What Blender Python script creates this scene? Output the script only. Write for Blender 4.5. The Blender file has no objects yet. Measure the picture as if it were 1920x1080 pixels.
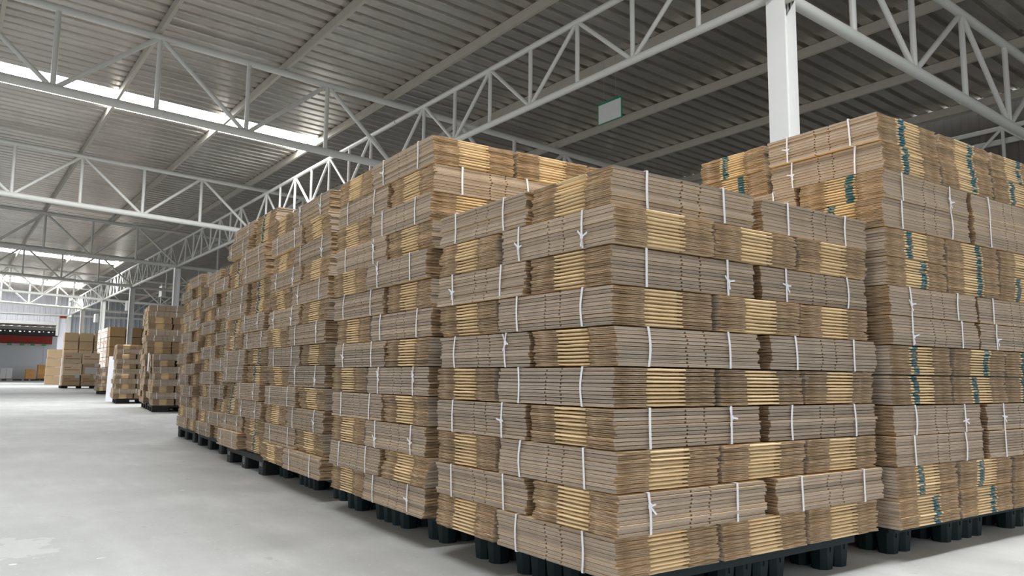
import bpy, math, random
from mathutils import Matrix, Vector

random.seed(11)
RN = random.Random(5)
col = bpy.context.scene.collection
PI = math.pi

# ------------------------------------------------------------------ helpers
class MB:
    """collects polygons (vertices, faces, material slots, uv, tint) for ONE mesh"""
    def __init__(s):
        s.v = []; s.f = []; s.m = []; s.uv = []; s.t = []; s.sm = []
    def poly(s, pts, mat=0, uv=None, tint=0.0, smooth=False):
        b = len(s.v); s.v.extend([tuple(p) for p in pts]); s.f.append(tuple(range(b, b + len(pts))))
        s.m.append(mat); s.uv.append(uv if uv else [(p[0], p[1]) for p in pts]); s.t.append(tint); s.sm.append(smooth)
    def shared(s, verts, faces, mat=0, tint=0.0, smooth=True):
        b = len(s.v); s.v.extend([tuple(p) for p in verts])
        for f in faces:
            s.f.append(tuple(b + i for i in f)); s.m.append(mat)
            s.uv.append([(verts[i][0], verts[i][1]) for i in f]); s.t.append(tint); s.sm.append(smooth)
    def box(s, x0, y0, z0, x1, y1, z1, mat=0):
        p = [(x0,y0,z0),(x1,y0,z0),(x1,y1,z0),(x0,y1,z0),(x0,y0,z1),(x1,y0,z1),(x1,y1,z1),(x0,y1,z1)]
        s.shared(p, [(0,3,2,1),(4,5,6,7),(0,1,5,4),(1,2,6,5),(2,3,7,6),(3,0,4,7)], mat, smooth=False)
    def cbox(s, x0, y0, z0, x1, y1, z1, c=.01, mat=0, taper=0.0):
        """box with chamfered vertical edges, optional taper to the bottom"""
        def ring(z, i):
            return [(x0+i+c,y0+i,z),(x1-i-c,y0+i,z),(x1-i,y0+i+c,z),(x1-i,y1-i-c,z),(x1-i-c,y1-i,z),(x0+i+c,y1-i,z),(x0+i,y1-i-c,z),(x0+i,y0+i+c,z)]
        p = ring(z0, taper) + ring(z1, 0)
        f = [tuple(range(7,-1,-1)), tuple(range(8,16))] + [(k,(k+1)%8,8+(k+1)%8,8+k) for k in range(8)]
        s.shared(p, f, mat, smooth=False)
    def tube(s, a, b, r, n=10, mat=0):
        a = Vector(a); b = Vector(b); d = (b-a).normalized()
        u = d.cross(Vector((0,0,1)))
        if u.length < 1e-3: u = d.cross(Vector((0,1,0)))
        u.normalize(); w = d.cross(u)
        vs = []
        for P in (a, b):
            for k in range(n):
                q = 2*PI*k/n; vs.append(tuple(P + (u*math.cos(q) + w*math.sin(q))*r))
        fs = [(k,(k+1)%n,n+(k+1)%n,n+k) for k in range(n)]
        s.shared(vs, fs, mat, smooth=True)
        bb = len(s.v); s.shared(vs[:n], [tuple(range(n-1,-1,-1))], mat, smooth=False); s.shared(vs[n:], [tuple(range(n))], mat, smooth=False)
    def extrude(s, prof, axis_pts, mat=0, close=True):
        """closed profile given as list of 3-D offset vectors, swept between two points"""
        a, b = axis_pts; n = len(prof)
        vs = [tuple(Vector(a)+Vector(p)) for p in prof] + [tuple(Vector(b)+Vector(p)) for p in prof]
        fs = [(k,(k+1)%n,n+(k+1)%n,n+k) for k in range(n)]
        if close: fs += [tuple(range(n-1,-1,-1)), tuple(range(n,2*n))]
        s.shared(vs, fs, mat, smooth=False)
    def mesh(s, name, mats):
        me = bpy.data.meshes.new(name); me.from_pydata(s.v, [], s.f)
        for m in mats: me.materials.append(m)
        me.polygons.foreach_set('material_index', s.m); me.polygons.foreach_set('use_smooth', s.sm)
        uvl = me.uv_layers.new(name='UVMap'); flat = []
        for u in s.uv:
            for q in u: flat.extend(q)
        uvl.data.foreach_set('uv', flat)
        at = me.attributes.new('tint', 'FLOAT', 'FACE'); at.data.foreach_set('value', s.t)
        me.update(); return me
    def obj(s, name, mats, parent=None, loc=(0,0,0)):
        if not isinstance(mats, (list, tuple)): mats = [mats]
        return link(name, s.mesh(name, mats), parent, loc)

def link(name, data, parent=None, loc=(0,0,0), rz=0.0, scale=None):
    o = bpy.data.objects.new(name, data); col.objects.link(o); o.parent = parent
    o.location = loc; o.rotation_euler = (0,0,rz)
    if scale: o.scale = scale
    return o

def tag(o, label=None, cat=None, group=None, kind=None):
    if label: o['label'] = label
    if cat: o['category'] = cat
    if group: o['group'] = group
    if kind: o['kind'] = kind
    return o

def thing(name, label, cat, loc=(0,0,0), rz=0.0, group=None):
    return tag(link(name, None, None, loc, rz), label, cat, group)

def copy_tree(o, parent=None):
    c = o.copy(); col.objects.link(c); c.parent = parent
    for ch in o.children: copy_tree(ch, c)
    return c

def word(n):
    return ['first','second','third','fourth','fifth','sixth','seventh','eighth','ninth','tenth','eleventh','twelfth','thirteenth','fourteenth','fifteenth','sixteenth'][n]

# ------------------------------------------------------------------ materials
class NT:
    def __init__(s, name):
        s.m = bpy.data.materials.new(name); s.m.use_nodes = True
        s.t = s.m.node_tree; s.b = s.t.nodes['Principled BSDF']
    def n(s, kind, **kw):
        nd = s.t.nodes.new(kind)
        for k, v in kw.items(): setattr(nd, k, v)
        return nd
    def l(s, a, b): s.t.links.new(a, b)
    def math(s, op, a, b=None, c=None):
        nd = s.n('ShaderNodeMath', operation=op)
        for i, v in enumerate((a, b, c)):
            if v is None: continue
            if isinstance(v, (int, float)): nd.inputs[i].default_value = v
            else: s.l(v, nd.inputs[i])
        return nd.outputs[0]
    def mix(s, f, a, b, mode='MIX'):
        nd = s.n('ShaderNodeMix', data_type='RGBA', blend_type=mode)
        for i, v in ((0, f), (6, a), (7, b)):
            if isinstance(v, (int, float)): nd.inputs[i].default_value = v
            elif isinstance(v, tuple): nd.inputs[i].default_value = v if len(v) == 4 else v + (1,)
            else: s.l(v, nd.inputs[i])
        return nd.outputs[2]
    def noise(s, vec, scale, detail=4, rough=.55):
        nd = s.n('ShaderNodeTexNoise'); nd.inputs['Scale'].default_value = scale
        nd.inputs['Detail'].default_value = detail; nd.inputs['Roughness'].default_value = rough
        if vec is not None: s.l(vec, nd.inputs['Vector'])
        return nd.outputs['Fac']
    def ramp(s, f, stops):
        nd = s.n('ShaderNodeValToRGB'); e = nd.color_ramp.elements
        while len(e) < len(stops): e.new(.5)
        for i, (p, c) in enumerate(stops):
            e[i].position = p; e[i].color = c if len(c) == 4 else c + (1,)
        s.l(f, nd.inputs[0]); return nd.outputs[0]
    def mapped(s, out, scale):
        nd = s.n('ShaderNodeMapping'); nd.inputs['Scale'].default_value = scale; s.l(out, nd.inputs[0]); return nd.outputs[0]
    def coord(s, w='Object'): return s.n('ShaderNodeTexCoord').outputs[w]
    def done(s, color=None, rough=.8, metal=0.0, bump=None, bstr=.3, bdist=.01, spec=None):
        if color is not None:
            if isinstance(color, tuple): s.b.inputs['Base Color'].default_value = color if len(color) == 4 else color + (1,)
            else: s.l(color, s.b.inputs['Base Color'])
        if isinstance(rough, (int, float)): s.b.inputs['Roughness'].default_value = rough
        else: s.l(rough, s.b.inputs['Roughness'])
        s.b.inputs['Metallic'].default_value = metal
        if spec is not None: s.b.inputs['Specular IOR Level'].default_value = spec
        if bump is not None:
            nd = s.n('ShaderNodeBump'); nd.inputs['Strength'].default_value = bstr; nd.inputs['Distance'].default_value = bdist
            s.l(bump, nd.inputs['Height']); s.l(nd.outputs[0], s.b.inputs['Normal'])
        return s.m

def flat(name, c, rough=.6, metal=0.0, var=.06, scale=6.0, spec=None, each=0.0):
    t = NT(name); nz = t.noise(t.coord(), scale)
    k = t.math('MULTIPLY_ADD', nz, var*2, 1-var)
    if each: k = t.math('MULTIPLY', k, t.math('MULTIPLY_ADD', t.n('ShaderNodeObjectInfo').outputs['Random'], each*2, 1-each))
    comb = t.n('ShaderNodeCombineColor')
    for i in range(3): t.l(k, comb.inputs[i])
    return t.done(t.mix(1.0, tuple(c), comb.outputs[0], 'MULTIPLY'), rough, metal, spec=spec)

def tinted(t, colour, amount=.10):
    """multiply a colour by carton tint attribute and by the object's own random value"""
    at = t.n('ShaderNodeAttribute', attribute_name='tint')
    rnd = t.n('ShaderNodeObjectInfo').outputs['Random']
    k = t.math('ADD', t.math('MULTIPLY_ADD', rnd, amount*2, 1-amount), at.outputs['Fac'])
    comb = t.n('ShaderNodeCombineColor')
    for i in range(3): t.l(k, comb.inputs[i])
    return t.mix(1.0, colour, comb.outputs[0], 'MULTIPLY')

def m_liner():
    t = NT('kraft_liner'); nz = t.noise(t.mapped(t.coord(), (30, 3, 3)), 4, 5)
    c = t.ramp(nz, [(.25, (.74,.55,.31)), (.75, (.86,.67,.41))])
    return t.done(tinted(t, c, .10), .6, spec=.3)
def m_flute():
    # cut edge of corrugated board: two liner lines and a wavy medium between them, dark colour painted for the shade in the open cells
    t = NT('fluted_board_edge'); uv = t.n('ShaderNodeSeparateXYZ'); t.l(t.coord('UV'), uv.inputs[0])
    u, v = uv.outputs[0], uv.outputs[1]
    wv = t.math('SINE', t.math('MULTIPLY', u, 2*PI/.0085))
    d = t.math('ABSOLUTE', t.math('SUBTRACT', v, t.math('MULTIPLY_ADD', wv, .30, .5)))
    med = t.math('LESS_THAN', d, .20)
    lin = t.math('GREATER_THAN', t.math('ABSOLUTE', t.math('SUBTRACT', v, .5)), .36)
    on = t.math('MAXIMUM', med, lin)
    nz = t.noise(t.mapped(t.coord(), (9, 9, 160)), 1.0, 4)
    paper = t.ramp(nz, [(.25, (.50,.41,.325)), (.75, (.74,.63,.52))])
    c = t.mix(on, (.14,.10,.07), paper)
    return t.done(tinted(t, c, .10), .85, spec=.15)
def m_cut():
    t = NT('torn_flap_edge'); uv = t.n('ShaderNodeSeparateXYZ'); t.l(t.coord('UV'), uv.inputs[0])
    nz = t.noise(t.mapped(t.coord(), (20, 14, 420)), 1.0, 5, .65)
    paper = t.ramp(nz, [(.30, (.13,.092,.058)), (.5, (.34,.24,.155)), (.70, (.64,.51,.37))])
    return t.done(tinted(t, paper, .12), .9, spec=.1)
def m_floor():
    t = NT('concrete_floor'); co = t.coord()
    a = t.noise(co, .55, 6, .6); b = t.noise(t.mapped(co, (1.6, .5, 1)), 2.2, 6, .62); c = t.noise(co, 38, 3)
    base = t.ramp(t.math('ADD', t.math('MULTIPLY', a, .55), t.math('MULTIPLY', b, .45)), [(.36, (.39,.395,.385)), (.50, (.48,.485,.475)), (.62, (.58,.585,.575))])
    base = t.mix(t.math('MULTIPLY', t.math('GREATER_THAN', c, .66), .35), base, (.72,.71,.68))
    vo = t.n('ShaderNodeTexVoronoi'); vo.inputs['Scale'].default_value = 2.6; t.l(t.mapped(co, (1,1.4,1)), vo.inputs['Vector'])
    fl = t.math('MULTIPLY', t.math('LESS_THAN', vo.outputs['Distance'], .05), t.math('GREATER_THAN', t.noise(co, .9, 2), .47))
    base = t.mix(t.math('MULTIPLY', fl, .8), base, (.88,.88,.86))
    dk = t.math('MULTIPLY', t.math('GREATER_THAN', t.noise(t.mapped(co, (1, .8, 1)), 6.5, 3), .69), .45)
    base = t.mix(dk, base, (.36,.33,.29))
    sp = t.n('ShaderNodeVectorMath', operation='DISTANCE'); t.l(t.mapped(co, (1, .55, 1)), sp.inputs[0]); sp.inputs[1].default_value = (-1.60, .55*2.5, 0)
    edge = t.math('ADD', sp.outputs['Value'], t.math('MULTIPLY', t.noise(co, 5.0, 4), .55))
    base = t.mix(t.math('MULTIPLY', t.math('LESS_THAN', edge, .40), .28), base, (.74,.75,.74))
    return t.done(base, t.math('MULTIPLY_ADD', b, .25, .38), bump=c, bstr=.08, bdist=.004, spec=.35)
def m_roof():
    t = NT('foil_backed_roof_sheet'); co = t.coord()
    w = t.noise(t.mapped(co, (1.2, 5, 3)), 3.2, 6, .7); g = t.noise(t.mapped(co, (.3, 2.4, 1)), 1.0, 4)
    c = t.ramp(t.math('ADD', t.math('MULTIPLY', w, .4), t.math('MULTIPLY', g, .6)), [(.3, (.42,.385,.345)), (.55, (.60,.565,.52)), (.75, (.74,.72,.69))])
    return t.done(c, .24, .85, bump=w, bstr=.35, bdist=.02)

M = dict(
    liner=m_liner(), flute=m_flute(), cut=m_cut(), floor=m_floor(), roof=m_roof(),
    teal=flat('teal_print', (.012,.15,.22), .6), strap=flat('white_strap', (.86,.87,.90), .45),
    column_lit=flat('lit_column_white', (.84,.84,.82), .4, 0, .03, 2), white_steel=flat('white_painted_steel', (.70,.70,.66), .42, 0, .04, 3),  # column white lighter than the trusses: its stronger light is put into the colour
    purlin=flat('primed_grey_steel', (.46,.43,.37), .45, 0, .10, 4),
    pallet_green=flat('dark_green_plastic', (.008,.018,.021), .6, 0, .15, 12, .25),
    pallet_black=flat('black_plastic', (.012,.013,.014), .6, 0, .15, 12, .25),
    pallet_blue=flat('dark_blue_plastic', (.03,.045,.08), .5),
    wood=flat('rough_pallet_wood', (.36,.24,.15), .8),
    mark=flat('faded_white_marking', (.34,.40,.42), .7),
    paper=flat('white_paper', (.80,.80,.84), .6), sign_white=flat('sign_board_white', (.70,.71,.70), .5, 0, .02),
    sign_green=flat('sign_frame_green', (.0,.24,.115), .5), wire=flat('wire_grey', (.30,.27,.22), .5),
    wall=flat('grey_wall_sheet', (.42,.45,.49), .5, .1, .08, 1.5), wall_light=flat('pale_wall_panel', (.72,.72,.78), .6, 0, .04, .6),
    wall_dark=flat('dark_wall_sheet', (.15,.14,.125), .6, .1, .1, 2), annex=flat('white_annex_panel', (.66,.69,.72), .55, 0, .03, .5),
    red=flat('dark_red_fascia', (.30,.028,.014), .6), dark=flat('dark_gable_sheet', (.035,.035,.035), .7), green_lamp=flat('green_plate', (.02,.42,.10), .5),
    carton=flat('plain_brown_carton', (.52,.37,.22), .75, 0, .06, 2, each=.10), carton_pale=flat('pale_carton', (.78,.60,.41), .75, 0, .05, 2, each=.10),
    carton_shaded=flat('shaded_brown_carton', (.40,.26,.125), .75, 0, .06, 2, each=.10), carton_lit=flat('lit_side_carton', (.86,.78,.70), .75, 0, .04, 2, each=.10),  # one pile's shaded front and lit aisle side, put into the colours
    orange=flat('orange_carton', (.72,.36,.11), .7, 0, .06, 2, each=.10), ink=flat('red_brown_ink', (.42,.10,.05), .7), tape=flat('packing_tape', (.50,.36,.22), .35),
    label=flat('grey_paper_label', (.66,.66,.64), .6), sack=flat('white_wrapped_pack', (.86,.86,.86), .5), purple=flat('dark_purple_wrap', (.06,.04,.08), .6),
)
def m_sky_panel():
    t = NT('translucent_skylight_sheet')
    t.b.inputs['Base Color'].default_value = (.85,.87,.88,1); t.b.inputs['Emission Color'].default_value = (.96,.98,1,1)
    t.b.inputs['Emission Strength'].default_value = SKYLIGHT
    return t.m
SKYLIGHT = 22.0
M['skylight'] = m_sky_panel()

# ------------------------------------------------------------------ the folded carton and the tied bundle
A0, B0, H0, NC = .80, .53, .1425, 10      # flute side, fold side, height, cartons per bundle
PITCH = H0 / NC
GA, GB = .30*B0, .675*B0                  # ends of the smooth folded middle of the fold side
BOARD = [M['liner'], M['flute'], M['cut'], M['teal']]

def add_carton(mb, z0, tape=None, rough=1.0, ox=0.0, oy=0.0):
    """one folded carton: two boards with slotted flaps, joined by a rounded fold at both ends"""
    ts = PITCH*RN.uniform(.34, .39)
    base = RN.uniform(-.08, .08)
    noseh = PITCH*RN.uniform(.29, .37)
    for sheet, s1 in ((0, .455), (1, .585)):
        za = z0 + sheet*PITCH*RN.uniform(.40,.46) + .0003; zb = za + ts; tint = base + RN.uniform(-.12, .12)
        s = A0*s1; w = .0048; d = .075
        def end(x_in, sgn, up):
            pts = []
            ys = [0, GA*.3, GA*.65, GA-.003] + [GA-.002, GB+.002] + [GB+.003, GB+(B0-GB)*.35, GB+(B0-GB)*.7, B0]
            for i, y in enumerate(ys):
                if 4 <= i <= 5: x = x_in - sgn*.032
                else: x = x_in - sgn*min(.016, abs(RN.gauss(.003, .0045*rough)))
                pts.append((x, y, i))
            return pts
        R = end(A0, 1, 1); L = end(0, -1, 1)
        out = [(s-w,0,'n'),(s-w,d,'n'),(s+w,d,'n'),(s+w,0,'f')]
        pr = [(x,y,'g' if 4 <= i < 5 else 'c') for x,y,i in R]; pr[-1] = (pr[-1][0], pr[-1][1], 'f'); out += pr
        out += [(s+w,B0,'n'),(s+w,B0-d,'n'),(s-w,B0-d,'n'),(s-w,B0,'f')]
        pl = [(x,y,'g' if 5 == i else 'c') for x,y,i in reversed(L)]; pl[-1] = (pl[-1][0], pl[-1][1], 'f'); out += pl
        pts = [(x+ox, y+oy) for x, y, _ in out]; n = len(pts)
        mb.poly([(x,y,zb) for x,y in pts], 0, tint=tint); mb.poly([(x,y,za) for x,y in reversed(pts)], 0, tint=tint)
        for k in range(n):
            (x0,y0), (x1,y1) = pts[k], pts[(k+1)%n]; kind = out[k][2]
            mat = 1 if kind == 'f' else 2
            if kind == 'g': mat = 0
            u0, u1 = (x0, x1) if abs(x1-x0) > abs(y1-y0) else (y0, y1)
            mb.poly([(x0,y0,za),(x1,y1,za),(x1,y1,zb),(x0,y0,zb)], mat, [(u0,0),(u1,0),(u1,1),(u0,1)], tint)
    zc = z0 + PITCH*.42
    def nose(x, sgn, ya, yb, mat, grow):
        prof = [(math.cos(q)*(.012+grow), math.sin(q)*(noseh+grow)) for q in (-1.57,-.95,-.35,.35,.95,1.57)]
        vs = []; m = 4
        for j in range(m+1):
            y = ya + (yb-ya)*j/m; wob = RN.gauss(0, .0005*rough)
            for px, pz in prof: vs.append((x + sgn*px + ox, y + oy, zc + pz + wob))
        k = len(prof); fs = []
        for j in range(m):
            for i in range(k-1):
                q = (j*k+i, j*k+i+1, (j+1)*k+i+1, (j+1)*k+i)
                fs.append(q if sgn < 0 else q[::-1])
        fs += [tuple(range(k)), tuple(range(m*k, m*k+k))[::-1]]
        mb.shared(vs, fs, mat, (RN.uniform(-.06,.16) if mat == 0 else 0), True)
    nose(A0-.010, 1, GA, GB, 0, 0); nose(.010, -1, GA, GB, 0, 0)
    if tape:
        L = GB-GA
        ya = GA + L*(.10 if tape == 'r' else .66) + RN.uniform(-.004,.004); yb = ya + L*.24
        nose(A0-.010, 1, ya, yb, 3, .0004); nose(.010, -1, ya, yb, 3, .0004)

CARTON = {}
for tp, n in ((None, 12), ('l', 5), ('r', 5)):
    CARTON[tp] = []
    for k in range(n):
        mb = MB(); add_carton(mb, 0, tp); CARTON[tp].append(mb.mesh('folded_carton', BOARD))
BLOCK = {}
for tp, n in ((None, 7), ('l', 3), ('r', 3)):
    BLOCK[tp] = []
    for k in range(n):
        mb = MB(); drift = RN.gauss(0, .010)
        for i in range(NC):
            add_carton(mb, i*PITCH, tp, 1.2, RN.gauss(0, .005) + drift*(i/(NC-1)-.5), RN.gauss(0, .005))
        BLOCK[tp].append(mb.mesh('carton_block', BOARD))

def strap_mesh(seed, thick=.0009, w=.0115):
    r = random.Random(seed); mb = MB()
    y0, y1, z0, z1 = -.0055, B0+.0055, -.0010, H0+.0012
    bow = r.uniform(-.010, .010); lean = r.uniform(-.010, .010)
    path = []
    for k in range(6):
        f = k/5; path.append((lean*(f-.5) + bow*math.sin(PI*f), y0 - .002*math.sin(PI*f), z0 + (z1-z0)*f))
    for k in range(6):
        f = k/5; path.append((lean*(.5-f) - bow*.5*math.sin(PI*f), y1 + .002*math.sin(PI*f), z1 + (z0-z1)*f))
    n = len(path); vs = []
    for (x, y, z) in path:
        c = Vector((0, (y-B0/2)/B0, (z-H0/2)/H0)); ny = -1 if y < B0/2 else 1
        for dx, dd in ((-w/2,0),(w/2,0),(w/2,thick),(-w/2,thick)):
            vs.append((x+dx, y + ny*dd, z + (dd if z > H0/2 else -dd)*(1 if (z < z0+1e-4 or z > z1-1e-4) else 0)))
    fs = []
    for k in range(n):
        a, b = 4*k, 4*((k+1) % n)
        for i in range(4): fs.append((a+i, a+(i+1)%4, b+(i+1)%4, b+i))
    mb.shared(vs, fs, 0, smooth=False); return mb.mesh('strap', [M['strap']])
STRAP = [strap_mesh(40+k) for k in range(8)]
def knot_mesh(seed):
    r = random.Random(seed); mb = MB(); z = H0*r.uniform(.25,.75)
    mb.cbox(-.009, -.0125, z-.008, .009, -.0068, z+.008, .003)
    for k in range(3):
        a = r.uniform(-.6, .9) + (0 if k == 0 else PI*.75*k); L = r.uniform(.022, .042)
        dx, dz = math.cos(a)*L, math.sin(a)*L; nx, nz = -math.sin(a)*.0035, math.cos(a)*.0035
        p = [(nx,-.0075,z+nz),(dx+nx,-.013,z+dz+nz),(dx-nx,-.013,z+dz-nz),(-nx,-.0075,z-nz)]
        q = [(x, y-.0012, zz) for x, y, zz in p]
        mb.shared(q + p, [(0,1,2,3),(7,6,5,4),(0,4,5,1),(1,5,6,2),(2,6,7,3),(3,7,4,0)], 0, smooth=False)
    return mb.mesh('knot', [M['strap']])
KNOT = [knot_mesh(70+k) for k in range(6)]

def bundle(x, y, z, rz, orient, a, b, label, group, detail, tape=None, knots=0.1, h=1.0, straps=True):
    """a bundle whose low corner stands at (x, y, z) in a frame turned by rz; orient X: flute side faces -Y, Y: fold side faces -Y"""
    loc = (x, y, z)
    if orient == 'Y' and tape: tape = 'l' if tape == 'r' else 'r'
    root = tag(link('carton_bundle', None, None, loc, rz - (PI/2 if orient == 'Y' else 0), (a/A0, b/B0, h)), label, 'bundle of cartons', group)
    if detail:
        cx = cy = 0.0; slant = max(-.016, min(.016, RN.gauss(0, .008)))
        for i in range(NC):
            cx = max(-.006, min(.006, cx*.4 + RN.gauss(0, .0033))); cy = max(-.006, min(.006, cy*.4 + RN.gauss(0, .0033)))
            t = tape
            c = link('folded_carton', RN.choice(CARTON[t]), root, (cx + slant*(i/(NC-1) - .5), cy, i*PITCH), RN.gauss(0, .0022))
    else:
        link('carton_block', RN.choice(BLOCK[tape]), root)
    if straps:
        for f in (.205, .775):
            st = link('strap', RN.choice(STRAP), root, (A0*(f + RN.uniform(-.02,.02)), 0, 0))
            if RN.random() < knots: link('knot', RN.choice(KNOT), st)
    return root

def stack(where, group, x0, y0, rz, W, D, z0, types, detail, front_rows, tapes=None, skip=(), knots=.15, shift=None, h=.1475, fb=.405, jig=.006, front_all=False, far_rows=99, ragged=0):
    """layers listed from the TOP. P: two bundles with their flute side in front, three behind; Q: three with their fold side in front, two behind.
    front_rows: number of top layers whose whole front can be seen."""
    n = len(types); c, s = math.cos(rz), math.sin(rz); g = .024
    for i, ty in enumerate(types):
        z = z0 + (n-1-i)*h
        L = []
        b = D*fb; a = D - b
        if ty == 'P':
            L += [('X', k*W/2, 0, W/2, b, k, 'near corner' if k == 0 else 'front right end') for k in range(2)]
            L += [('Y', k*W/3, b, W/3, a, 2+k, ('aisle side far end','back middle','back right end')[k]) for k in range(3)]
        else:
            L += [('Y', k*W/3, 0, W/3, a, k, ('near corner','front middle','front right end')[k]) for k in range(3)]
            L += [('X', k*W/2, a, W/2, b, 3+k, 'aisle side far end' if k == 0 else 'back right end') for k in range(2)]
        lx, ly = RN.gauss(0, jig), RN.gauss(0, jig)
        for (o, bx, by, wx, wy, idx, pos) in L:
            # left out: bundles that stand wholly behind other bundles or stacks
            if ty + str(idx) in ('P3', 'P4', 'Q4') and not (i == 0 and detail): continue
            if ty + str(idx) in ('P2', 'Q3') and i >= far_rows: continue
            if ty + str(idx) == 'Q1' and i >= front_rows: continue
            if ty + str(idx) in ('P1', 'Q2') and i >= (front_rows if front_all else 0): continue
            if (i, idx) in skip: continue
            left, fr = (bx < .01), (by < .01)
            dx = (-1 if left else (1 if bx + wx > W - .01 else 0))*abs(RN.gauss(0, jig)) + lx
            if ragged and ty + str(idx) in ('P0', 'Q3'): dx = RN.uniform(0, ragged)
            dy = (-1 if fr else 1)*abs(RN.gauss(0, jig)) + ly; yaw = max(-.006, min(.006, RN.gauss(0, .004)))
            if shift and (i, idx) in shift: dx += shift[(i, idx)][0]; dy += shift[(i, idx)][1]
            px, py = bx + g/2 + dx, by + g/2 + dy
            if o == 'Y':
                py += wy - g
            tp = tapes.get((i, idx)) if tapes else None
            lab = f'tied carton bundle, {pos}, {word(i)} layer from top, {where}'
            bundle(x0 + c*px - s*py, y0 + s*px + c*py, z, rz + yaw, o, (wx if o == 'X' else wy) - g, (wy if o == 'X' else wx) - g, lab, group, detail, tp, knots, h=(h-.0042)/H0)

# ------------------------------------------------------------------ pallets
def cup_pallet(label, x0, y0, rz, W, D, mat):
    r = thing('plastic_pallet', label, 'pallet', (x0, y0, 0), rz, 'pallets under the carton stacks')
    mb = MB(); mb.cbox(0, 0, .108, W, D, .148, .02)
    mb.obj('deck', mat, r)
    for ix in range(3):
        for iy in range(3):
            nx, ny = (2, 2)
            if iy == 1: ny = 4
            if ix == 1: nx = 4
            cw = .098; gx = .012
            fw, fd = nx*cw + (nx-1)*gx, ny*cw + (ny-1)*gx
            cx = (.02, W/2 - fw/2, W - .02 - fw)[ix]; cy = (.02, D/2 - fd/2, D - .02 - fd)[iy]
            f = MB()
            for p in range(nx):
                for q in range(ny):
                    X, Y = cx + p*(cw+gx), cy + q*(cw+gx)
                    f.cbox(X, Y, 0, X+cw, Y+cw, .108, .022, 0, .008)
                    if iy == 0 and q == 0: f.box(X+cw*.45, Y-.003, .080, X+cw*.60, Y+.01, .1075)
            f.obj('foot', mat, r)
    return r

def block_pallet(label, x0, y0, rz, W, D, mat, marked=False):
    r = thing('plastic_pallet', label, 'pallet', (x0, y0, 0), rz, 'pallets under the carton stacks')
    mb = MB(); mb.box(0, 0, .105, W, D, .148); mb.obj('deck', mat, r)
    legs = {}
    for ix in range(3):
        for iy in range(3):
            lw, ld = (.36, .17, .36)[ix], .165
            X = (0, W/2-lw/2, W-lw)[ix]; Y = (0, D/2-ld/2, D-ld)[iy]
            f = MB(); f.cbox(X, Y, 0, X+lw, Y+ld, .1045, .018)
            # haunches where the leg meets the deck
            if iy < 2: f.shared([(X+.01,Y+ld-.004,.07),(X+lw-.01,Y+ld-.004,.07),(X+lw-.01,Y+ld-.004,.1045),(X+.01,Y+ld-.004,.1045),(X+lw-.01,Y+ld+.035,.1045),(X+.01,Y+ld+.035,.1045)], [(0,1,4,5),(0,5,3),(1,2,4)], smooth=False)
            legs[ix, iy] = f.obj('leg', mat, r)
    for iy in (0, 2):   # runner under the legs of the far and near end
        pass
    if marked:
        def text(body, parent, loc, rot, size):
            cu = bpy.data.curves.new('lettering', 'FONT'); cu.body = body; cu.size = size; cu.extrude = .0006; cu.align_x = 'CENTER'; cu.space_character = 1.25
            tmp = bpy.data.objects.new('tmp', cu); col.objects.link(tmp); bpy.context.view_layer.update()
            me = bpy.data.meshes.new_from_object(tmp.evaluated_get(bpy.context.evaluated_depsgraph_get())); bpy.data.objects.remove(tmp)
            me.materials.clear(); me.materials.append(M['mark']); o = link('lettering', me, parent, loc); o.rotation_euler = rot; return o
        text('065', legs[0, 0], (.235, -.0012, .062), (PI/2, 0, 0), .060)
        for iy in (0, 2):
            Y = (0, 0, D-.165)[iy]
            text('065', legs[0, iy], (-.0012, Y+.083, .072), (PI/2, 0, -PI/2), .050)
        ring = MB(); Y = D/2
        for k in range(20):
            q0, q1 = 2*PI*k/20, 2*PI*(k+1)/20
            ring.poly([(-.0014, Y+R*math.cos(q), .070+R*math.sin(q)) for R, q in ((.030,q0),(.036,q0),(.036,q1),(.030,q1))])
        for k in (-1, 0, 1): ring.poly([(-.0014, Y+k*.013-.004, .052), (-.0014, Y+k*.013+.004, .052), (-.0014, Y+k*.013+.004, .088), (-.0014, Y+k*.013-.004, .088)])
        ring.obj('emblem', M['mark'], legs[0, 1])
    return r

# ------------------------------------------------------------------ the rows of stacks
NEAR = 'nearest pallet stack'
cup_pallet('dark green plastic pallet with lobed feet under the nearest stack of cartons', .13, .045, 0, 1.42, 1.14, M['pallet_green'])
stack(NEAR, 'carton bundles on the nearest pallet', 0, 0, 0, 1.68, 1.265, .150, list('PQPQPQPQPQ'), True, 99, front_all=True, knots=.25, h=.1485,
      shift={(0,1):(.02,0),(2,1):(.025,0),(4,1):(.03,0),(6,1):(.02,0),(8,1):(.03,-.01),(8,0):(-.01,-.012),(9,0):(-.008,-.005)})

cup_pallet('dark green plastic pallet under the second stack of cartons along the aisle', .15, 1.44, -.02, 1.45, 1.36, M['pallet_green'])
stack('second stack along aisle', 'carton bundles on the second pallet', .005, 1.37, -.022, 1.58, 1.33, .150, list('QPQPQPQPQPQPQ'), True, 5, h=.1505, knots=.25, front_all=True)

cup_pallet('dark green plastic pallet under the third stack of cartons along the aisle', .24, 2.98, -.05, 1.45, 1.60, M['pallet_green'])
stack('third stack along aisle', 'carton bundles on the third pallet', .095, 2.99, -.05, 1.6, 1.5, .150, list('QPQPQPQPQPQPQ'), False, 0, h=.1545, knots=.4)

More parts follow.
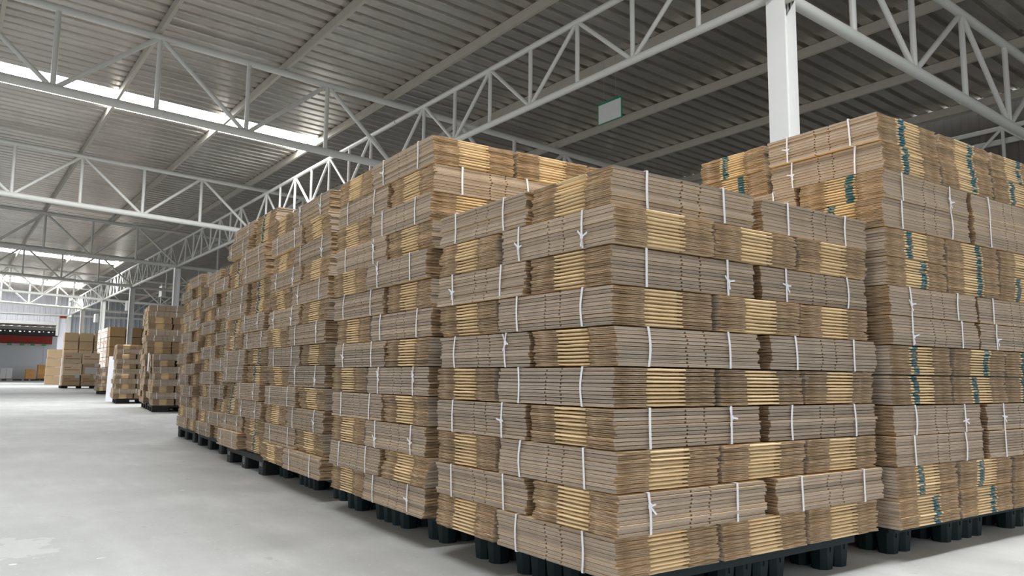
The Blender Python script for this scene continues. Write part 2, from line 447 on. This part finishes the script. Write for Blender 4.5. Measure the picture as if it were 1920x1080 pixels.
block_pallet('black plastic pallet with white marking 065 on its near end', .235, 4.62, -.03, 1.4, 1.30, M['pallet_black'], True)
T4 = {(i, k): RN.choice('lr') for i in range(16) for k in range(5)}
stack('fourth stack along aisle', 'carton bundles on the fourth pallet', .235, 4.76, -.035, 1.5, 1.52, .150, list('PPQQPPQQPPQQPP'), False, 0, T4, h=.158, knots=.6, jig=.014, fb=.44, ragged=.04)

block_pallet('black plastic pallet under the fifth stack along the aisle', .41, 6.62, -.04, 1.3, 1.32, M['pallet_black'])
T5 = {k: v for k, v in T4.items() if k[1] == 0}
stack('fifth stack along aisle', 'carton bundles on the fifth pallet', .36, 6.42, -.05, 1.4, 1.5, .150, list('PQPQPQPQPQPQP'), False, 0, T5, h=.148, knots=.5, jig=.018, ragged=.03)
block_pallet('black plastic pallet at the far end of the long carton row', .50, 8.25, -.04, 1.3, 1.2, M['pallet_black'])
stack('sixth stack along aisle', 'carton bundles on the sixth pallet', .44, 8.06, -.05, 1.4, 1.42, .150, list('QPQPQPQPQPQPQP'), False, 0, h=.141, knots=.4, jig=.014, ragged=.025)

# the tall stack on the right, every fold printed teal
cup_pallet('dark green plastic pallet with lobed feet under the tall right-hand stack', 1.87, .05, -.02, 1.50, 1.10, M['pallet_green'])
TF = {(0,0):'l',(0,1):'r',(0,2):'r',(1,0):'l',(1,1):'r',(1,2):'l',(4,0):'l',(4,1):'r',(4,2):'r',(5,0):'r',(5,1):'r',(5,2):'l',(8,0):'l',(8,1):'r',(8,2):'l',
      (9,0):'l',(9,1):'l',(9,2):'l',(12,0):'l',(12,1):'l',(12,2):None,(13,0):'r',(13,1):'r',(13,2):None,
      (2,2):'r',(3,2):'l',(6,2):'l',(7,2):'r',(10,2):'r',(11,2):'l'}
# seen from the aisle the fold side of the back-left bundle of a P layer is hidden; its flute side shows; the front-left bundle shows its fold side
TF.update({(2,0):'r',(3,0):'l',(6,0):'r',(7,0):'r',(10,0):'l',(11,0):'l',(0,3):'l',(1,3):'r',(4,3):'l',(5,3):'r'})
stack('tall right-hand stack', 'carton bundles on the right-hand pallet', 1.755, -.055, -.022, 1.76, 1.18, .150, list('QQPPQQPPQQPPQQ'), True, 99, TF, h=.1461, knots=.4, fb=.42, front_all=True, far_rows=4, jig=.005)

# ------------------------------------------------------------------ stacks farther down the aisle
block_pallet('black plastic pallet under the low stack carrying a white paper sheet', 1.55, 17.0, -.10, 1.3, 1.35, M['pallet_black'])
block_pallet('black plastic pallet behind the one carrying a white paper sheet', 1.72, 18.75, -.10, 1.4, 1.5, M['pallet_black'])
stack('low stack with paper sheet', 'carton bundles on the low far pallet', 1.53, 17.0, -.10, 1.4, 1.45, .150, list('PQPQPQPQ'), False, 99, h=.147, jig=.018, front_all=False)
stack('tall far aisle stack', 'carton bundles on the tall far pallet', 1.66, 18.7, -.10, 1.7, 1.6, .150, list('PPQQPPQQPQPQPQPQ'), False, 8, h=.152, jig=.02)
pm = MB(); pm.box(-.001, 0, 0, .001, .34, .42); po = pm.obj('paper_sheet', M['paper'], None, (1.50, 17.42, .93)); po.rotation_euler = (0, 0, -.10)
tag(po, 'white paper sheet stuck on the side of the low far stack', 'paper')
block_pallet('black plastic pallet under the dark far stack beside a white board', 1.62, 22.85, -.08, 1.4, 1.5, M['pallet_black'])
stack('dark stack by white board', 'carton bundles on the dark far pallet', 1.58, 22.8, -.08, 1.6, 1.6, .150, list('QPQPQPQPQPQ'), False, 99, h=.143, jig=.015, front_all=False)
block_pallet('black plastic pallet farthest along the aisle, under a small dark stack', 2.65, 34.6, 0, 1.2, 1.2, M['pallet_black'])
stack('small stack behind white board', 'carton bundles on the small dark stack', 2.6, 34.6, 0, 1.2, 1.2, .150, list('PQPQPQ'), False, 0, h=.16, jig=.03)
bd = MB(); bd.box(0, -.015, 0, .42, .015, 1.42); bo = bd.obj('white_board', M['paper'], None, (1.70, 25.5, .0)); bo.rotation_euler = (-.05, 0, -.5)
tag(bo, 'white upright board leaning behind the dark far stack', 'board')

# ------------------------------------------------------------------ the building
OX, OY, OZ, PH = 7.6516, 4.5817, 6.5232, .025276
def bw(x, y, z=0.0):
    c, s = math.cos(PH), math.sin(PH)
    return (OX + c*x - s*y, OY + s*x + c*y, OZ + z)
ZF = -OZ
SL = -.037
XL, XR = -24.0, 12.3
def bobj(mb, name, mats, label=None, cat=None, kind=None, group=None):
    o = mb.obj(name, mats, None, bw(0, 0, 0)); o.rotation_euler = (0, 0, PH)
    return tag(o, label, cat, group, kind)
def bthing(name, label, cat, x, y, z, group=None):
    return thing(name, label, cat, bw(x, y, z), PH, group)

# floor
fb = MB(); fb.poly([(-60,-40,0),(60,-40,0),(60,170,0),(-60,170,0)])
tag(fb.obj('floor', M['floor']), kind='structure')

# roof sheet with skylight strips
ZR = 2.19
SKY = [(-5.4,-4.2,-.2), (17.35,19.0,-.2), (53.0,54.6,-.2), (70.4,72.8,-.2)]
YA, YB = -14.0, 81.0
rp = .42
rf = MB(); y = YA; prof = []
while y < YB:
    prof += [(y, 0), (y+.26, 0), (y+.285, .085), (y+.395, .085)]; y += rp
prof.append((y, 0))
for k in range(len(prof)-1):
    (ya, za), (yb, zb) = prof[k], prof[k+1]; ym = (ya+yb)/2
    xs = [XL, XR-.30]
    for (s0, s1, xe) in SKY:
        if s0 <= ym <= s1: xs = [XL, -12.2, xe, XR-.30]
    for x0, x1 in zip(xs[::2], xs[1::2]):
        rf.poly([(x0,ya,ZR+SL*x0+za),(x0,yb,ZR+SL*x0+zb),(x1,yb,ZR+SL*x1+zb),(x1,ya,ZR+SL*x1+za)])
bobj(rf, 'ceiling', M['roof'], kind='structure')
for k, (s0, s1, xe) in enumerate(SKY):
    sk = MB(); xl = -12.2
    sk.poly([(xl,s0-.1,ZR+.086+SL*xl),(xl,s1+.1,ZR+.086+SL*xl),(xe,s1+.1,ZR+.086+SL*xe),(xe,s0-.1,ZR+.086+SL*xe)])
    bobj(sk, 'window_%d' % (k+1), M['skylight'], kind='structure')

# purlins
PX = [-21.2+3*k for k in range(12)] + [11.95]
names = []
for k, x in enumerate(PX):
    mb = MB(); d, w, t, lp = .215, .08, .008, .022
    z1 = ZR - .004 + SL*x; z0 = z1 - d
    pr = [(0,z0),(w,z0),(w,z0+lp),(w-t,z0+lp),(w-t,z0+t),(t,z0+t),(t,z1-t),(w-t,z1-t),(w-t,z1-lp),(w,z1-lp),(w,z1),(0,z1)]
    mb.extrude([(x+a-w/2, 0, b) for a, b in pr], ((0,YA+.2,0),(0,YB-.4,0)))
    yy = YA + 1
    while yy < 60:          # bolts along the upper edge
        mb.box(x-w/2-.012, yy, z1-.055, x-w/2, yy+.018, z1-.035); yy += .9
    i = k - 7
    where = ('just left of the column line' if i == 0 else f'{word(abs(i))} to the left of the column line' if i < 0 else
             f'{word(i-1)} to the right of the column line' if k < 12 else 'at the right eave')
    where = f'{word(7-k)} one left of the white columns' if k <= 7 else (f'{word(k-8)} one right of the white columns' if k < 12 else 'along the right eave')
    bobj(mb, 'roof_purlin', M['purlin'], f'grey steel roof purlin running lengthwise, {where}', 'roof beam', None, 'roof purlins')

# trusses
def truss_parts(root, pts_top, pts_bot, up, rc, rw, mat):
    """pts: node lists (same length); verticals at every node, diagonals zig-zag; up[k] True where node k is a top node of the V"""
    mb = MB(); mb.tube(pts_top[0], pts_top[-1], rc[0], 12); mb.obj('top_chord', mat, root)
    mb = MB(); mb.tube(pts_bot[0], pts_bot[-1], rc[1], 12); mb.obj('bottom_chord', mat, root)
    n = len(pts_top)
    for k in range(n):
        if k in (0, n-1): continue
        mb = MB(); mb.tube(pts_bot[k], pts_top[k], rw, 8); mb.obj('vertical', mat, root)
    for k in range(n-1):
        a, b = (pts_top[k], pts_bot[k+1]) if up[k] else (pts_bot[k], pts_top[k+1])
        mb = MB(); mb.tube(a, b, rw*.95, 8); mb.obj('diagonal', mat, root)

TZ0, TZ1 = .09, 1.90
def cross_truss(x0, x1, n, label, group):
    r = bthing('roof_truss', label, 'roof truss', 0, 0, 0, group)
    xs = [x0 + (x1-x0)*k/n for k in range(n+1)]
    near0 = [round(abs(x)/2.06) for x in xs]
    truss_parts(r, [(x,0,TZ1+SL*x) for x in xs], [(x,0,TZ0+SL*x) for x in xs], [i % 2 == 1 for i in near0], (.085, .10), .058, M['white_steel'])
    return r
XLT = -2.06*8
BAY = 12.08
where = ['over the nearest column','second from the camera','third from the camera','fourth from the camera','fifth from the camera','sixth from the camera','seventh from the camera']
TY = [0, 12.2, 24.4, 36.7, 48.7, 60.0, 70.9]
protoL = protoR = None
for k, y in enumerate(TY):
    for side in (0, 1):
        lab = f'white tubular roof truss {"left" if side == 0 else "right"} of the columns, {where[k]}'
        if k == 0:
            r = cross_truss(XLT, 0, 8, lab, 'cross trusses left of the columns') if side == 0 else cross_truss(0, 2.06*6, 6, lab, 'cross trusses right of the columns')
            if side == 0: protoL = r
            else: protoR = r
        else:
            r = copy_tree(protoL if side == 0 else protoR)
        r.location = bw(0, y, 0); r['label'] = lab
def long_truss(label, group, L):
    r = bthing('lengthwise_truss', label, 'roof truss', 0, 0, 0, group)
    n = 8; ys = [.03 + (L-.06)*k/n for k in range(n+1)]
    truss_parts(r, [(0,y,1.42) for y in ys], [(0,y,.10) for y in ys], [k % 2 == 1 for k in range(n+1)], (.062, .07), .045, M['white_steel'])
    return r
protoG = None
for k in range(-1, 7):
    y0 = TY[k] if k >= 0 else -12.2
    y1 = TY[k+1] if k < 6 else 80.2
    if k == -1: y1 = 0
    for xline, nm, lo in ((0, 'along the column line', -1), (12.12, 'along the right wall', -1)):
        if xline > 1 and k > 3: continue
        if xline < 1 and k < 0: continue
        lab = f'white lengthwise lattice truss {nm}, {["behind the nearest column","second bay","third bay","fourth bay","fifth bay","sixth bay","last bay at the end wall"][k] if k >= 0 else "nearest bay"}'
        if protoG is None: r = protoG = long_truss(lab, 'lengthwise trusses', 12.2)
        else: r = copy_tree(protoG)
        r.location = bw(xline, y0, 0 if xline < 1 else SL*12.12 - .02); r.scale = (1, (y1-y0)/12.2, 1)
        r['label'] = lab; r['group'] = 'lengthwise trusses on the column line' if xline < 1 else 'lengthwise trusses along the right wall'

# columns: H sections with a cap plate
def column(label):
    r = bthing('steel_column', label, 'column', 0, 0, ZF, 'white steel columns')
    r['kind'] = 'thing'
    w, d, t = .155, .145, .016; top = -ZF - .02
    mb = MB()
    for sx in (-1, 1): mb.box(sx*d - (t if sx > 0 else 0), -w, .02, sx*d + (0 if sx > 0 else t), w, top)
    mb.box(-d+t, -t/2, .02, d-t, t/2, top); mb.obj('shaft', M['column_lit'], r)
    mb = MB()
    for z in (top-.10,):
        mb.shared([(-d+t,-w,top-.012),(d-t,-w,top-.012),(d-t,-.01,top-.012),(-d+t,-.01,top-.012),(-d+t,-.01,top-.2),(d-t,-.01,top-.2)],[(0,1,2,3),(0,3,4),(1,5,2)],smooth=False)
    mb.box(-d-.01, -w-.01, top+.001, d+.01, w+.01, top+.016); mb.obj('cap_plate', M['white_steel'], r)
    mb = MB(); mb.box(-.24,-.24,0,.24,.24,.0195); mb.obj('base_plate', M['white_steel'], r)
    return r
protoC = None
cw = ['white steel column rising behind the nearest stacks','white steel column hidden behind the second stack','white steel column behind the third stack','grey-shaded column left of the sixth stack',
      'slim column between the dark far stack and the brown cartons','bright white column behind the lit-coloured printed cartons','far grey column behind the plain carton pile']
for k, y in enumerate(TY):
    if k in (1, 2): continue
    if protoC is None: r = protoC = column(cw[k])
    else: r = copy_tree(protoC)
    r.location = bw(0, y, ZF); r['label'] = cw[k]

# right-hand wall
def corrugated(mb, p0, p1, z0, z1, pitch=.45, depth=.05, sign=1):
    """vertical ribs from p0 to p1 (x, y pairs in building axes)"""
    a = Vector((p0[0], p0[1], 0)); b = Vector((p1[0], p1[1], 0)); L = (b-a).length; d = (b-a)/L; nrm = Vector((-d.y, d.x, 0))*sign
    s = 0; pr = []
    while s < L:
        pr += [(s,0),(s+pitch*.55,0),(s+pitch*.65,depth),(s+pitch*.9,depth)]; s += pitch
    pr.append((L, 0)); pr = [(min(u, L), v) for u, v in pr]
    for k in range(len(pr)-1):
        q0 = a + d*pr[k][0] + nrm*pr[k][1]; q1 = a + d*pr[k+1][0] + nrm*pr[k+1][1]
        mb.poly([(q0.x,q0.y,z0),(q1.x,q1.y,z0),(q1.x,q1.y,z1),(q0.x,q0.y,z1)])
zw = ZR - .004 + SL*12.1
mb = MB(); corrugated(mb, (12.36, YA), (12.36, YB), ZF, zw - .05, sign=1); bobj(mb, 'wall_right', M['wall_dark'], kind='structure')
mb = MB()
for z in (.55, -.9): mb.box(12.20, YA, z, 12.28, YB, z+.14)
bobj(mb, 'trim_1', M['white_steel'], kind='structure')
# end wall with its loading opening
YW = 80.9
mb = MB(); corrugated(mb, (-24, YW), (-.05, YW), -.70, ZR+.9, sign=-1); bobj(mb, 'wall_back', M['wall_light'], kind='structure')
mb = MB(); corrugated(mb, (.3, YW), (12.3, YW), ZF, ZR-.1, sign=-1); bobj(mb, 'wall_back_right', M['wall'], kind='structure')
mb = MB(); mb.box(-.75, YW-.02, ZF, -.12, YW+.06, -.702); bobj(mb, 'wall_back_pier', M['wall_light'], kind='structure')
mb = MB(); mb.box(-24, YW-.20, -.92, -.98, YW-.05, -.60); mb.box(-24, YW-.30, .02, 0, YW-.10, .16); bobj(mb, 'trim_2', M['white_steel'], kind='structure')
mb = MB(); mb.box(.5, YW-.16, -.02, 12.2, YW-.06, .20); mb.box(.5, YW-.16, -1.75, 12.2, YW-.06, -1.6); bobj(mb, 'trim_3', M['white_steel'], kind='structure')
mb = MB(); mb.box(-.97, YW-.28, -1.95, -.77, YW-.08, -.05); bobj(mb, 'trim_4', M['white_steel'], kind='structure')
mb = MB(); mb.box(-.12, YW-.26, ZF, .29, YW-.08, -.02); bobj(mb, 'trim_5', M['white_steel'], kind='structure')
mb = MB(); mb.box(-.70, YW-.06, -.20, -.12, YW-.025, .0); bobj(mb, 'trim_6', M['red'], kind='structure')
# canopy and annex beyond the opening
mb = MB(); x = -24.0
while x < 2:
    for (a, b, za, zb) in ((0,.35,0,0),(.35,.45,0,.10),(.45,.7,.10,.10),(.7,.8,.10,0)):
        mb.poly([(x+a,YW+.2,-.85+za),(x+b,YW+.2,-.85+zb),(x+b,103.2,.02+zb),(x+a,103.2,.02+za)])
    x += .8
bobj(mb, 'ceiling_canopy', M['roof'], kind='structure')
mb = MB(); mb.box(-24, 103.1, -.38, 1.6, 103.3, .0); bobj(mb, 'trim_7', M['purlin'], kind='structure')
mb = MB(); xs = -24.0; pr = []
mb.box(-24, 103.9, -1.10, 1.6, 104.0, -.64); mb.box(-24, 103.9, -.44, 1.6, 104.0, .02)
x = -24.0; k = 0
while x < 1.5:      # daylight shows through the gaps between the sheet's ribs
    gw = .22 if k % 2 else .11
    mb.box(x + gw, 103.9, -.64, min(x + .5, 1.6), 104.0, -.44); mb.box(x, 103.9, -.50, x + gw, 104.0, -.44)
    if not k % 2: mb.box(x, 103.9, -.64, x + gw, 104.0, -.585)
    x += .5; k += 1

bobj(mb, 'wall_annex_gable', M['dark'], kind='structure')
mb = MB(); mb.box(-24, 103.8, -2.05, 1.05, 104.0, -1.105); bobj(mb, 'trim_8', M['red'], kind='structure')
mb = MB(); mb.box(-24, 104.01, ZF, 4.0, 104.2, -1.105); mb.box(-24, 103.98, -4.83, 4, 104.0, -4.79); mb.box(.25, 103.98, -4.75, .29, 104.0, -2.1); bobj(mb, 'wall_annex', M['annex'], kind='structure')
mb = MB(); mb.box(1.1, YW+2, ZF, 1.25, YW+2.1, -1.9); bobj(mb, 'trim_9', M['white_steel'], kind='structure')
for k, x in enumerate((-3.6, -2.33, -1.22, -.05)):
    mb = MB(); mb.box(0, -.05, 0, .45, .05, .20); o = mb.obj('dock_plate', M['green_lamp'], None, bw(x, 103.7, -2.28)); o.rotation_euler = (0,0,PH)
    tag(o, f'{word(k)} small green plate from the left under the dark red fascia', 'plate', 'green plates under the red fascia')

# hanging sign, and four small ones far off
def hang_sign(label, x, y, z, L, H, ztop, group):
    r = bthing('hanging_sign', label, 'sign', x, y, z, group)
    mb = MB(); mb.box(-.006, .02, .02, .006, L-.02, H-.05); mb.obj('board', M['sign_white'], r)
    mb = MB(); mb.box(-.012,0,0,.012,L,.0195); mb.box(-.012,0,H-.0495,.012,L,H); mb.box(-.012,0,.0196,.012,.0195,H-.0496); mb.box(-.012,L-.0195,.0196,.012,L,H-.0496); mb.obj('frame', M['sign_green'], r)
    for f in (.25, .75):
        mb = MB(); mb.tube((0, L*f, H), (0, L*f, ztop-z), .003, 5); mb.obj('hanging_wire', M['wire'], r)
    return r
hang_sign('white board in a green frame hanging by wires above the nearest stack', 2.5, 5.86, .345, .80, .53, ZR+SL*2.5, 'hanging signs')
for k, (px, lab) in enumerate(((2.2,'nearest'),(2.2,'second'),(2.2,'third'),(2.2,'farthest'))):
    pass
for x, y, z, lab in ((2.1, 37.8, -.55, 'small white hanging sign above the taller far stack'), (2.2, 50.5, -.25, 'small white hanging sign just left of the slim column'),
                  (1.45, 58.5, -.75, 'small white hanging sign between the bright column and the slim column'), (1.2, 72.0, -.95, 'small white hanging sign left of the bright white column')):
    r = bthing('hanging_sign', lab, 'sign', x, y, z, 'small hanging signs far down the hall')
    mb = MB(); mb.box(-.02,0,0,.25,.9,.75); mb.obj('board', M['sign_white'], r)
    mb = MB(); mb.tube((.1,.4,.75),(.1,.4,ZR+SL*x-z),.01,5); mb.obj('hanging_wire', M['wire'], r)

# ------------------------------------------------------------------ carton piles at the far end
def carton(label, group, x, y, z, w, d, h, mat, rz=0.0, prints=False, label_tag=0, tape=True, cat='carton box'):
    x += RN.uniform(-.02,.02); y += RN.uniform(-.03,.02); z += .0005
    r = thing('carton_box', label, cat, (x, y, z), rz, group)
    mb = MB(); mb.cbox(0, 0, 0, w, d, h-.028, .02); mb.obj('body', mat, r)
    if tape:
        mb = MB(); mb.box(w*.46, -.003, h*.62, w*.54, -.0005, h*.999); mb.obj('packing_tape', M['tape'], r)
    if prints:
        mb = MB()
        for (u0, u1, v) in ((.10,.46,.62),(.10,.92,.42)):
            x_ = u0
            while x_ < u1: mb.box(w*x_, -.004, h*(v-.035), w*min(x_+.045, u1), -.001, h*(v+.035)); x_ += .055
        mb.obj('printing', M['ink'], r)
    if label_tag:
        mb = MB()
        if label_tag == 1: mb.box(w*.70, -.005, h*.70, w*.94, -.0015, h*.99)
        else: mb.box(w*.12, -.005, h*.05, w*.85, -.0015, h*.66); mb.box(w*.66, -.005, h*.72, w*.92, -.0015, h*.98)
        mb.obj('paper_label', M['label'], r)
    return r
# printed cartons on a pallet
px, py = 2.56, 50.4
block_pallet('black plastic pallet under the six printed cartons', px-.05, py-.02, 0, 1.98, 1.3, M['pallet_black'])
w, h = .93, .66
for c in range(2):
    for rr in range(3):
        mat = M['carton_pale'] if rr else M['carton']
        lt = 0
        if rr == 0: lt = 1
        if rr == 1 and c == 1: mat, lt = M['carton'], 2
        carton(f'carton with red-brown print, {"left" if c == 0 else "right"} column, {("bottom","middle","top")[rr]} row on the far pallet', 'printed cartons on the far pallet',
               px + c*(w+.055) + (.08 if (rr == 1 and c == 1) else 0) + (-.03 if rr == 1 else 0), py, .150 + rr*(h+.003), w, .9, h, mat, 0, prints=not lt == 2, label_tag=lt, tape=False)
# tall pile behind the slim column: aisle side coloured as lit, brown ends as shaded
for rr in range(6):
    for c in range(3):
        carton(f'brown carton, {("left","middle","right")[c]} column, {word(5-rr)} row from top, tall pile behind the slim column', 'tall brown carton pile', 5.45 + c*.98 - rr*.008, 54.25, rr*.665, .92, .82, .66, M['carton_shaded'], -.02, tape=False)
    for c in range(3):
        t = carton(f'carton coloured as lit, facing the aisle, {("nearest","middle","farthest")[c]} column, {word(5-rr)} row from top, tall pile', 'lit-coloured cartons of the tall pile', 5.40 - rr*.008, 55.20 + c*1.62, rr*.665, .9, 1.54, .66, M['carton_lit'], -.02, tape=False)
        mb = MB(); mb.box(-.004, .15, .38, -.001, 1.35, .42); mb.box(-.004, .15, .26, -.001, .85, .30); mb.obj('printing', M['ink'], t)
# plain tall pile, three columns
for c in range(3):
    for rr in range(6):
        carton(f'plain brown carton, {("left","middle","right")[c]} column, {word(5-rr)} row from top, wide plain pile', 'wide pile of plain cartons', 4.50 + c*1.13, 73.7, rr*.735, 1.04, 1.15, .732, M['carton'], 0)
# single column of four
for rr in range(4):
    carton(f'plain brown carton, {word(3-rr)} from top of the single column left of the printed cartons', 'single column of plain cartons', 2.93 + .02*rr, 68.4, rr*.70, .96, 1.1, .697, M['carton'], 0)
# beyond the opening
def wood_pallet(label, x, y, w, mat):
    r = bthing('flat_pallet', label, 'pallet', x, y, ZF, 'pallets beyond the opening')
    mb = MB(); mb.box(0,0,.17,w,1.2,.24); mb.obj('deck', M['wood'] if mat is None else mat, r)
    for k in range(3):
        mb = MB(); X = (0, w/2-.2, w-.4)[k]; mb.box(X,0,0,X+.4,1.2,.1695); mb.obj('block', M['pallet_blue'], r)
wood_pallet('wooden topped pallet under the white wrapped packs', -5.0, 101.6, 2.6, None)
wood_pallet('wooden topped pallet under the pair of orange cartons', -2.35, 101.6, 1.75, None)
wood_pallet('dark pallet under the column of three orange cartons', -.55, 101.6, 1.5, M['pallet_black'])
def bcarton(label, group, x, y, z, w, d, h, mat, cat='carton box', name='carton_box', tape=True):
    r = bthing(name, label, cat, x, y, z, group)
    mb = MB(); mb.cbox(0,0,0,w,d,h,.03); mb.obj('body', mat, r)
    if tape: mb = MB(); mb.box(w*.42,-.008,h*.6,w*.58,-.001,h*.98); mb.obj('packing_tape', M['tape'], r)
for rr in range(2): bcarton(f'orange-brown carton, {("lower","upper")[rr]} of the pair beyond the opening', 'orange cartons beyond the opening', -1.62, 101.8, ZF+.242+rr*.56, .95, .9, .555, M['orange'])
for rr in range(3): bcarton(f'orange-brown carton, {("bottom","middle","top")[rr]} of the column of three beyond the opening', 'orange cartons beyond the opening', -.42, 101.8, ZF+.242+rr*.56, .95, .9, .555, M['orange'])
for rr in range(4):
    for c in range(3):
        bcarton(f'white wrapped pack, {("left","middle","right")[c]} column, {word(3-rr)} row from top, beyond the opening', 'white wrapped packs beyond the opening', -4.75 + c*.6, 101.8, ZF+.242+rr*.31, .58, .8, .305, M['sack'], 'wrapped pack', 'wrapped_pack', False)

# ------------------------------------------------------------------ light, camera
wd = bpy.data.worlds.new('world'); bpy.context.scene.world = wd; wd.use_nodes = True
bg = wd.node_tree.nodes['Background']; bg.inputs[0].default_value = (.93,.97,1.0,1); bg.inputs[1].default_value = .85

cam = bpy.data.cameras.new('camera'); co = bpy.data.objects.new('camera', cam); col.objects.link(co)
F, YAW, PITCHA, ROLL = 1429.8, .612968, .1176886, .0095040
cam.sensor_width = 36; cam.lens = 36*F/1920; cam.clip_start = .05; cam.clip_end = 400
cy, sy, cp, sp = math.cos(YAW), math.sin(YAW), math.cos(PITCHA), math.sin(PITCHA)
fwd = Vector((sy*cp, cy*cp, sp)); right = Vector((cy, -sy, 0)); up = right.cross(fwd)
r2 = right*math.cos(ROLL) + up*math.sin(ROLL); u2 = -right*math.sin(ROLL) + up*math.cos(ROLL)
mx = Matrix(((r2.x,u2.x,-fwd.x,0),(r2.y,u2.y,-fwd.y,0),(r2.z,u2.z,-fwd.z,0),(0,0,0,1)))
co.matrix_world = Matrix.Translation((-1.86064, -2.00858, .84426)) @ mx
sc = bpy.context.scene; sc.camera = co
vs = sc.view_settings; vs.view_transform = 'Standard'; vs.look = 'None'; vs.gamma = 1; vs.exposure = 0.30
try: vs.use_curve_mapping = False
except Exception: pass
